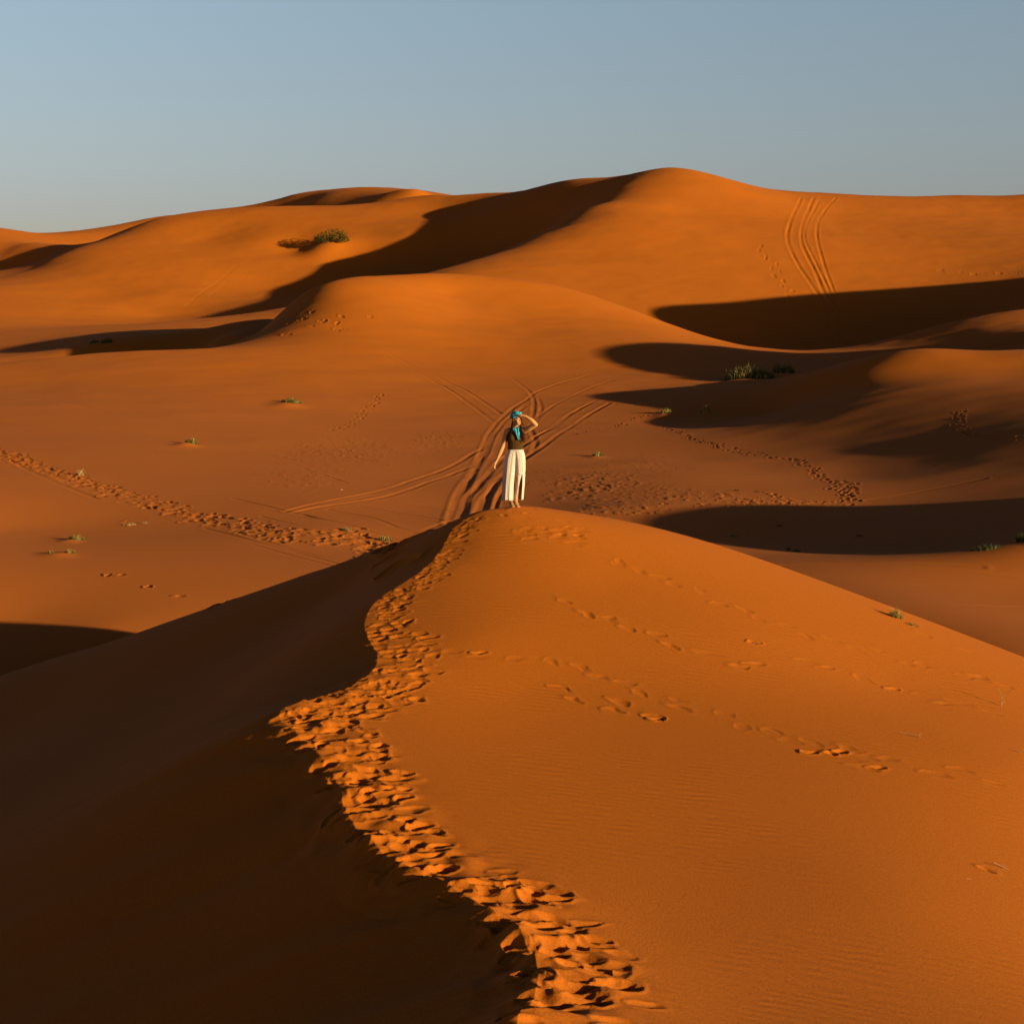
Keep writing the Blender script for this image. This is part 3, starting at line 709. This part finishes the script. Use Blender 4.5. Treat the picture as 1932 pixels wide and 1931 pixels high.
# ---------------------------------------------------------------- the standing woman
SKIN = mat('skin', (.58, .285, .105), .5, .06, 14.0, .25)
LIP = mat('lip', (.36, .11, .08), .5, .1, 20.0)
HAIR = mat('dark_brown_hair', (.030, .012, .006), .7, .4, 40.0, .08)
TEAL = mat('turquoise_cotton', (.05, .37, .47), .8, .45, 16.0)
OLIVE = mat('brown_jersey', (.078, .038, .008), .85, .15, 30.0, .1)
CREAM = mat('cream_linen', (.65, .555, .445), .85, .05, 25.0, .05)
GOLD = mat('gold', (.75, .45, .12), .35, .1, 9.0, .6)
EYE = mat('dark_eye', (.02, .012, .008), .3, .1, 9.0, .5)
BROW = mat('brow', (.05, .025, .015), .7, .1, 9.0)
VEC = mathutils.Vector
PY = 28.55
fx_, fy_ = (968 - 966) / F * PY, PY
pz = float(height(fx_, fy_))
woman = empty('person', (fx_, fy_, pz))
label(woman, 'barefoot woman on the dune crest in turquoise headscarf and cream trousers, shading her eyes', 'person')

def skin_chain(joints, edges, sub=2, root=0, side=None):
    """closed tapering limbs with rounded ends along a jointed skeleton; voxel-fused into one surface below"""
    V, Fc = [], []; n = 16
    for i, j in edges:
        (p0, r0), (p1, r1) = joints[i][:2], joints[j][:2]
        p0, p1 = VEC(p0), VEC(p1)
        r0 = r0 if isinstance(r0, tuple) else (r0, r0); r1 = r1 if isinstance(r1, tuple) else (r1, r1)
        d = (p1 - p0).normalized()
        s_ = VEC(side) if side else VEC((1, 0, 0))
        s_ = s_ - d * s_.dot(d)
        if s_.length < .2: s_ = VEC((0, 1, 0)) - d * d.y
        s_.normalize(); t_ = d.cross(s_)
        rings = []
        for k in range(1, 5):
            q = k / 4 * math.pi / 2; rings.append((p0 - d * math.cos(q) * min(r0), (r0[0] * math.sin(q), r0[1] * math.sin(q))))
        for k in range(1, 4):
            f = k / 4; g = f * f * (3 - 2 * f); rings.append((p0.lerp(p1, f), (r0[0] + (r1[0] - r0[0]) * g, r0[1] + (r1[1] - r0[1]) * g)))
        for k in range(0, 4):
            q = k / 4 * math.pi / 2; rings.append((p1 + d * math.sin(q) * min(r1), (r1[0] * math.cos(q), r1[1] * math.cos(q))))
        base = len(V)
        for c, r in rings:
            for q in range(n):
                w = 2 * math.pi * q / n; V.append(tuple(c + s_ * r[0] * math.cos(w) + t_ * r[1] * math.sin(w)))
        V += [tuple(p0 - d * min(r0)), tuple(p1 + d * min(r1))]
        for k in range(len(rings) - 1):
            for q in range(n):
                i0 = base + k * n + q; j0 = base + k * n + (q + 1) % n; Fc.append((i0, j0, j0 + n, i0 + n))
        e = base + len(rings) * n; l = base + (len(rings) - 1) * n
        for q in range(n):
            Fc.append((e, base + (q + 1) % n, base + q)); Fc.append((e + 1, l + q, l + (q + 1) % n))
    me = bpy.data.meshes.new('limbs'); me.from_pydata(V, [], Fc); me.update(); return me

# joints, metres; x to the viewer's right, -y towards the viewer, z up from the feet
J = {}
body_j = [
    ('pelvis', (.035, .012, .90), (.128, .076)), ('waist', (.040, .005, 1.03), (.128, .088)), ('ribs', (.046, .0, 1.17), (.134, .092)),
    ('chest', (.048, .0, 1.275), (.128, .080)), ('neckbase', (.05, .012, 1.375), (.060, .05)), ('neck', (.055, .0, 1.43), (.046, .046)), ('skull', (.058, -.012, 1.50), (.05, .05)),
    ('hip_l', (-.035, .015, .84), .074), ('knee_l', (-.04, -.025, .47), .056), ('calf_l', (-.038, .005, .35), .052), ('ankle_l', (-.036, .015, .085), .034), ('heel_l', (-.034, .03, .035), .033), ('ball_l', (-.012, -.10, .028), (.038, .024)), ('toe_l', (.004, -.155, .018), (.032, .014)),
    ('hip_r', (.11, .015, .84), .074), ('knee_r', (.075, -.05, .47), .056), ('calf_r', (.066, -.02, .35), .052), ('ankle_r', (.045, -.02, .085), .034), ('heel_r', (.043, .0, .035), .033), ('ball_r', (.072, -.125, .028), (.038, .024)), ('toe_r', (.09, -.18, .018), (.032, .014)),
    ('clav_l', (-.03, .008, 1.335), .058), ('sh_l', (-.105, .01, 1.315), .052), ('up_l', (-.138, .012, 1.20), .049), ('elb_l', (-.182, .005, 1.055), .039), ('fore_l', (-.228, -.015, .945), .039), ('wri_l', (-.292, -.045, .80), .022),
    ('clav_r', (.125, .008, 1.345), .058), ('sh_r', (.195, .0, 1.33), .052), ('up_r', (.285, -.065, 1.375), .050), ('elb_r', (.395, -.135, 1.445), .040), ('fore_r', (.33, -.15, 1.515), .040), ('wri_r', (.215, -.15, 1.597), .022)]
idx = {b[0]: i for i, b in enumerate(body_j)}
E_ = [('pelvis', 'waist'), ('waist', 'ribs'), ('ribs', 'chest'), ('chest', 'neckbase'), ('neckbase', 'neck'), ('neck', 'skull'),
      ('chest', 'clav_l'), ('clav_l', 'sh_l'), ('sh_l', 'up_l'), ('up_l', 'elb_l'), ('elb_l', 'fore_l'), ('fore_l', 'wri_l'),
      ('chest', 'clav_r'), ('clav_r', 'sh_r'), ('sh_r', 'up_r'), ('up_r', 'elb_r'), ('elb_r', 'fore_r'), ('fore_r', 'wri_r'),
      ('pelvis', 'hip_l'), ('hip_l', 'knee_l'), ('knee_l', 'calf_l'), ('calf_l', 'ankle_l'), ('ankle_l', 'heel_l'), ('ankle_l', 'ball_l'), ('ball_l', 'toe_l'),
      ('pelvis', 'hip_r'), ('hip_r', 'knee_r'), ('knee_r', 'calf_r'), ('calf_r', 'ankle_r'), ('ankle_r', 'heel_r'), ('ankle_r', 'ball_r'), ('ball_r', 'toe_r')]
pieces = [skin_chain([(b[1], b[2]) for b in body_j], [(idx[a], idx[b]) for a, b in E_], 2, 0)]

def hand(wrist, along, back, thumb_side, curl):
    """palm, four unequal bent fingers and a thumb leaving the side of the palm"""
    w = VEC(wrist); d = VEC(along).normalized(); n = VEC(back); n = (n - d * n.dot(d)).normalized(); s = d.cross(n).normalized() * thumb_side
    out = []
    palm = [(tuple(w), (.021, .016)), (tuple(w + d * .035), (.030, .015)), (tuple(w + d * .075), (.034, .013))]
    out.append(skin_chain(palm, [(0, 1), (1, 2)], 2, 0, tuple(s)))
    for k, (o_, L) in enumerate(((.027, .066), (.009, .076), (-.009, .071), (-.026, .056))):
        b = w + d * .070 + s * o_
        pts = [b]; dirn = d + s * o_ * 2.0
        for q, f in enumerate((.45, .32, .23)):
            dirn = (dirn - n * curl * (q + .6)).normalized(); pts.append(pts[-1] + dirn * L * f)
        out.append(skin_chain([(tuple(p), r) for p, r in zip(pts, (.0095, .0088, .008, .0065))], [(0, 1), (1, 2), (2, 3)], 1))
    b = w + d * .022 + s * .018
    p1 = b + (d * .55 + s * .8).normalized() * .034; p2 = p1 + (d * .85 + s * .35 - n * .2).normalized() * .028; p3 = p2 + (d - n * .3).normalized() * .02
    out.append(skin_chain([(tuple(b), .012), (tuple(p1), .0105), (tuple(p2), .009), (tuple(p3), .007)], [(0, 1), (1, 2), (2, 3)], 1))
    return out
pieces += hand((-.292, -.045, .80), (-.36, -.18, -.93), (-.75, .3, .5), -1, .20)
pieces += hand((.215, -.15, 1.597), (-.93, .12, .22), (.1, -.25, 1), 1, .12)

# head: an egg-shaped skull with jaw, brow, nose, chin and ears, turned towards the low sun
HC = VEC((.058, -.022, 1.535)); HA = math.radians(38)
HF = VEC((math.sin(HA), -math.cos(HA), .04)).normalized(); HR = VEC((math.cos(HA), math.sin(HA), 0)); HU = HR.cross(HF) * -1
if HU.z < 0: HU = -HU
def hp(r, f, u): return HC + HR * r + HF * f + HU * u
def ball(c, rx, rf, ru, seg=20, dent=None):
    bm = bmesh.new(); bmesh.ops.create_uvsphere(bm, u_segments=seg, v_segments=seg // 2, radius=1)
    for v in bm.verts:
        p = v.co.copy()
        if dent: p = dent(p)
        v.co = c + HR * p.x * rx + HF * p.y * rf + HU * p.z * ru
    me = bpy.data.meshes.new('lump'); bm.to_mesh(me); bm.free(); return me
def egg(p):
    k = 1 - .30 * max(0, -p.z) ** 1.3; p.x *= k; p.y *= 1 - .12 * max(0, -p.z)
    return p
pieces.append(ball(HC, .074, .094, .112, 28, egg))
pieces.append(ball(hp(0, .060, -.060), .046, .038, .046, 16))            # jaw and mouth
pieces.append(ball(hp(0, .074, -.094), .021, .017, .017, 12))            # chin
pieces.append(ball(hp(0, .099, -.026), .0115, .016, .013, 12))           # nose tip
pieces.append(ball(hp(0, .089, -.006), .0085, .014, .030, 12))           # nose bridge
for s_ in (-1, 1):
    pieces.append(ball(hp(.033 * s_, .070, -.030), .024, .022, .024, 12))  # cheekbones
    pieces.append(ball(hp(.030 * s_, .079, .024), .026, .012, .009, 12))   # brow ridge
    pieces.append(ball(hp(.074 * s_, -.004, -.012), .008, .020, .030, 12)) # ears
    # bust
    pieces.append(ball(VEC((.045 + .062 * s_ + .015, -.050, 1.21)), .068, .050, .072, 16))
    # toes
for a_, b_ in (((.004, -.155, .016), (.020, -.19, .012)), ((.09, -.18, .016), (.104, -.215, .012))):
    for q in range(5):
        o_ = VEC((1, .25, 0)) * (q - 2) * .0125; L = 1 - .11 * abs(q - (1 if a_[0] < .05 else 1))
        pieces.append(skin_chain([(tuple(VEC(a_) + o_), .0095), (tuple(VEC(a_) + o_ + (VEC(b_) - VEC(a_)) * L), .008)], [(0, 1)], 1))

bm = bmesh.new()
for me in pieces:
    bm.from_mesh(me); bpy.data.meshes.remove(me)
raw = bpy.data.meshes.new('raw'); bm.to_mesh(raw); bm.free()
tmp = bpy.data.objects.new('raw', raw); C.objects.link(tmp)
rm = tmp.modifiers.new('remesh', 'REMESH'); rm.mode = 'VOXEL'; rm.voxel_size = .0055
sm_ = tmp.modifiers.new('smooth', 'SMOOTH'); sm_.factor = .5; sm_.iterations = 4
bodyme = bpy.data.meshes.new_from_object(tmp.evaluated_get(bpy.context.evaluated_depsgraph_get()))
bpy.data.objects.remove(tmp); bpy.data.meshes.remove(raw)
bodyme.name = 'body'; bodyme.materials.clear(); bodyme.materials.append(SKIN)
bodyme.polygons.foreach_set('use_smooth', [True] * len(bodyme.polygons))
body = bpy.data.objects.new('body', bodyme); C.objects.link(body); body.parent = woman

def as_part(name, me, m, parent=None):
    me.name = name; me.materials.append(m); me.polygons.foreach_set('use_smooth', [True] * len(me.polygons))
    o = bpy.data.objects.new(name, me); C.objects.link(o); o.parent = parent or woman; return o
for s_ in (-1, 1):
    as_part('eye', ball(hp(.031 * s_, .085, .002), .012, .006, .005, 10), EYE)
    as_part('eyebrow', ball(hp(.031 * s_, .091, .025), .019, .004, .0035, 10), BROW)
as_part('lips', ball(hp(0, .096, -.062), .019, .007, .0075, 12), LIP)
for s_ in (-1, 1):
    as_part('earring', ball(hp(.078 * s_, .006, -.062), .006, .006, .016, 10), GOLD)

# sleeveless top: follows the body from waist to shoulder straps
bm = bmesh.new(); bm.from_mesh(bodyme); bm.normal_update()
kill = []
for f in bm.faces:
    c = f.calc_center_median(); x = c.x - .045; z = c.z
    t = (z - 1.05) / .30
    half = .165 if z < 1.24 else .165 - (z - 1.24) * .62
    neck = .035 + max(0, (1.375 - z)) * 0 
    front = c.y < .0
    collar = z > (1.275 + 1.5 * abs(x) if front else 1.30 + 1.2 * abs(x))
    if z < .985 or z > 1.385 or abs(x) > half or collar: kill.append(f)
bmesh.ops.delete(bm, geom=kill, context='FACES')
for v in bm.verts: v.co += v.normal * .0075
me = bpy.data.meshes.new('tank_top'); bm.to_mesh(me); bm.free()
top = as_part('tank_top', me, OLIVE)
sd_ = top.modifiers.new('cloth', 'SOLIDIFY'); sd_.thickness = .004; sd_.offset = -1

# wide-legged trousers, the viewer's right leg slit open at the front
def leg_cloth(sections, gap, nfold, ph, seed, n=72):
    """sections: (z, cx, cy, rx, ry, fold depth); gap(z) -> (start, end) angle left open or None"""
    V, Fc = [], []; r_ = random.Random(seed)
    zs = np.linspace(0, 1, 46); S_ = np.array(sections); zz = np.interp(zs, np.linspace(0, 1, len(S_)), S_[:, 0])
    order = np.argsort(S_[:, 0]); ip = lambda z, k: np.interp(z, S_[order, 0], S_[order, k])
    for z in zz:
        g = gap(z)
        a0, a1 = g if g else (-math.pi / 2, -math.pi / 2)
        for q in range(n + 1):
            a = a1 + (2 * math.pi - (a1 - a0)) * q / n
            fold = ip(z, 5) * (math.sin(nfold * a + ph + .5 * math.sin(z * 6)) + .5 * math.sin((nfold * 2 + 1) * a + ph * 2.3))
            V.append((ip(z, 1) + (ip(z, 3) + fold) * math.cos(a), ip(z, 2) + (ip(z, 4) + fold) * math.sin(a), z + (.006 * math.sin(3 * a + ph) if z < .13 else 0)))
    for i in range(len(zz) - 1):
        for q in range(n):
            k = i * (n + 1) + q; Fc.append((k, k + n + 1, k + n + 2, k + 1))
    return V, Fc
VL, FL = leg_cloth([(1.0, -.002, .004, .096, .094, .001), (.93, -.015, .004, .118, .110, .002), (.84, -.036, 0, .132, .124, .003), (.66, -.056, -.005, .122, .122, .003),
                    (.40, -.080, -.005, .108, .122, .004), (.115, -.092, -.005, .104, .130, .008)], lambda z: None, 9, .6, 3)
VR, FR = leg_cloth([(1.0, .078, .004, .096, .094, .001), (.93, .095, .004, .108, .112, .002), (.84, .110, 0, .106, .124, .003), (.66, .122, -.005, .094, .118, .004),
                    (.40, .112, -.002, .086, .118, .006), (.115, .100, .0, .070, .122, .008)],
                   lambda z: None if z > .60 else (math.radians(-62) - (.60 - z) / .48 * math.radians(78), math.radians(-62) + (.60 - z) / .48 * math.radians(20)), 7, 2.0, 5)
n0 = len(VL)
V = VL + VR; Fc = FL + [tuple(i + n0 for i in f) for f in FR]
me = bpy.data.meshes.new('trousers'); me.from_pydata(V, [], Fc); me.update()
tr = as_part('trousers', me, CREAM)
sd_ = tr.modifiers.new('cloth', 'SOLIDIFY'); sd_.thickness = .004
V, Fc = [], []
for z in (.975, 1.003):
    for q in range(48):
        a = 2 * math.pi * q / 48; V.append((.040 + .142 * math.cos(a), .003 + .100 * math.sin(a), z - .008 * math.sin(a) * 0))
Fc = [(q, (q + 1) % 48, 48 + (q + 1) % 48, 48 + q) for q in range(48)]
me = bpy.data.meshes.new('waistband'); me.from_pydata(V, [], Fc); me.update()
wb = as_part('waistband', me, CREAM, tr); sd_ = wb.modifiers.new('cloth', 'SOLIDIFY'); sd_.thickness = .006

# headscarf: wound cap, twisted band over the brow, end draped on the chest
def wrap(p):
    p.z = max(p.z, -.15 if p.y < .2 else .12)
    a = math.atan2(p.y, p.x); d = 1 + .035 * math.sin(9 * p.z + 2.0 * a) + .02 * math.sin(17 * p.z - 3 * a)
    return p * d
cap = as_part('headscarf', ball(hp(0, -.014, .040), .092, .108, .102, 40, wrap), TEAL)
V, Fc = [], []
for k, (tilt, up, rad, th, ph) in enumerate(((.30, .052, .0, .017, 0), (.12, .070, -.003, .016, 1.0), (.48, .074, -.004, .016, 2.0), (-.10, .098, -.014, .016, 3.0), (.2, .116, -.032, .015, 4.2))):
    pts = []
    for q in range(33):
        a = 2 * math.pi * q / 32
        pts.append(tuple(hp((.084 + rad) * math.sin(a), -.010 + (.103 + rad) * math.cos(a), up + .045 * tilt * math.sin(a + ph) * 1.4 + .014 * math.cos(a))))
    tube(V, Fc, pts, [th * (1 + .25 * math.sin(q * 1.3 + ph)) for q in range(33)], 8, False)
me = bpy.data.meshes.new('scarf_wrap'); me.from_pydata(V, [], Fc); me.update()
as_part('scarf_wrap', me, TEAL, cap)
V, Fc = [], []
nu, nv = 15, 15
for i in range(nv):
    t = i / (nv - 1); wd_ = .068 * (1 - t) ** .8 + .004
    for j in range(nu):
        u_ = j / (nu - 1) * 2 - 1
        x = .052 + .045 * t + u_ * wd_; z = 1.372 - .195 * t + .045 * abs(u_) * (1 - t)
        y = -.058 - .070 * math.sin(min(1, t * 1.15) * math.pi * .62) + .03 * u_ * u_ * (1 - t) + .007 * math.sin(u_ * 8 + t * 3)
        V.append((x, y, z))
for i in range(nv - 1):
    for j in range(nu - 1):
        k = i * nu + j; Fc.append((k, k + 1, k + nu + 1, k + nu))
me = bpy.data.meshes.new('scarf_end'); me.from_pydata(V, [], Fc); me.update()
se = as_part('scarf_end', me, TEAL, cap); sd_ = se.modifiers.new('cloth', 'SOLIDIFY'); sd_.thickness = .006

# long dark wavy hair falling on both shoulders
V, Fc = [], []; hr = random.Random(4)
def lock(pts, r0, wob, ph):
    P_ = spline(np.array(pts, float), 6); out = []
    for k, p in enumerate(P_):
        t = k / (len(P_) - 1); out.append((p[0] + wob * math.sin(ph + t * 13) * t, p[1] + wob * .6 * math.cos(ph + t * 11) * t, p[2]))
    tube(V, Fc, out, [r0 * (1 - .75 * (k / (len(out) - 1)) ** 1.6) for k in range(len(out))], 6)
for q in range(20):
    j = lambda s_: hr.gauss(0, s_)
    lock([tuple(hp(-.072, -.02, .01)), tuple(hp(-.080 + j(.006), -.01 + j(.01), -.06)), (-.020 + j(.010), -.062 + j(.012), 1.36), (-.050 + j(.013), -.085 + j(.012), 1.26), (-.062 + j(.014), -.085 + j(.01), 1.16 + j(.03))], 0.0075, .012, hr.uniform(0, 6))
for q in range(24):
    lock([tuple(hp(.070, -.02, .01)), tuple(hp(.078 + j(.006), .0 + j(.01), -.07)), (.128 + j(.014), -.066 + j(.012), 1.36), (.162 + j(.018), -.098 + j(.012), 1.27), (.19 + j(.022), -.10 + j(.012), 1.17 + j(.04))], 0.0075, .014, hr.uniform(0, 6))
for q in range(3):
    lock([tuple(hp(.066, .05, .035)), tuple(hp(.080 + j(.003), .052, -.03)), (.165 + j(.006), -.06, 1.44), (.185 + j(.01), -.07, 1.385)], .005, .006, hr.uniform(0, 6))
me = bpy.data.meshes.new('hair'); me.from_pydata(V, [], Fc); me.update()
as_part('hair', me, HAIR)
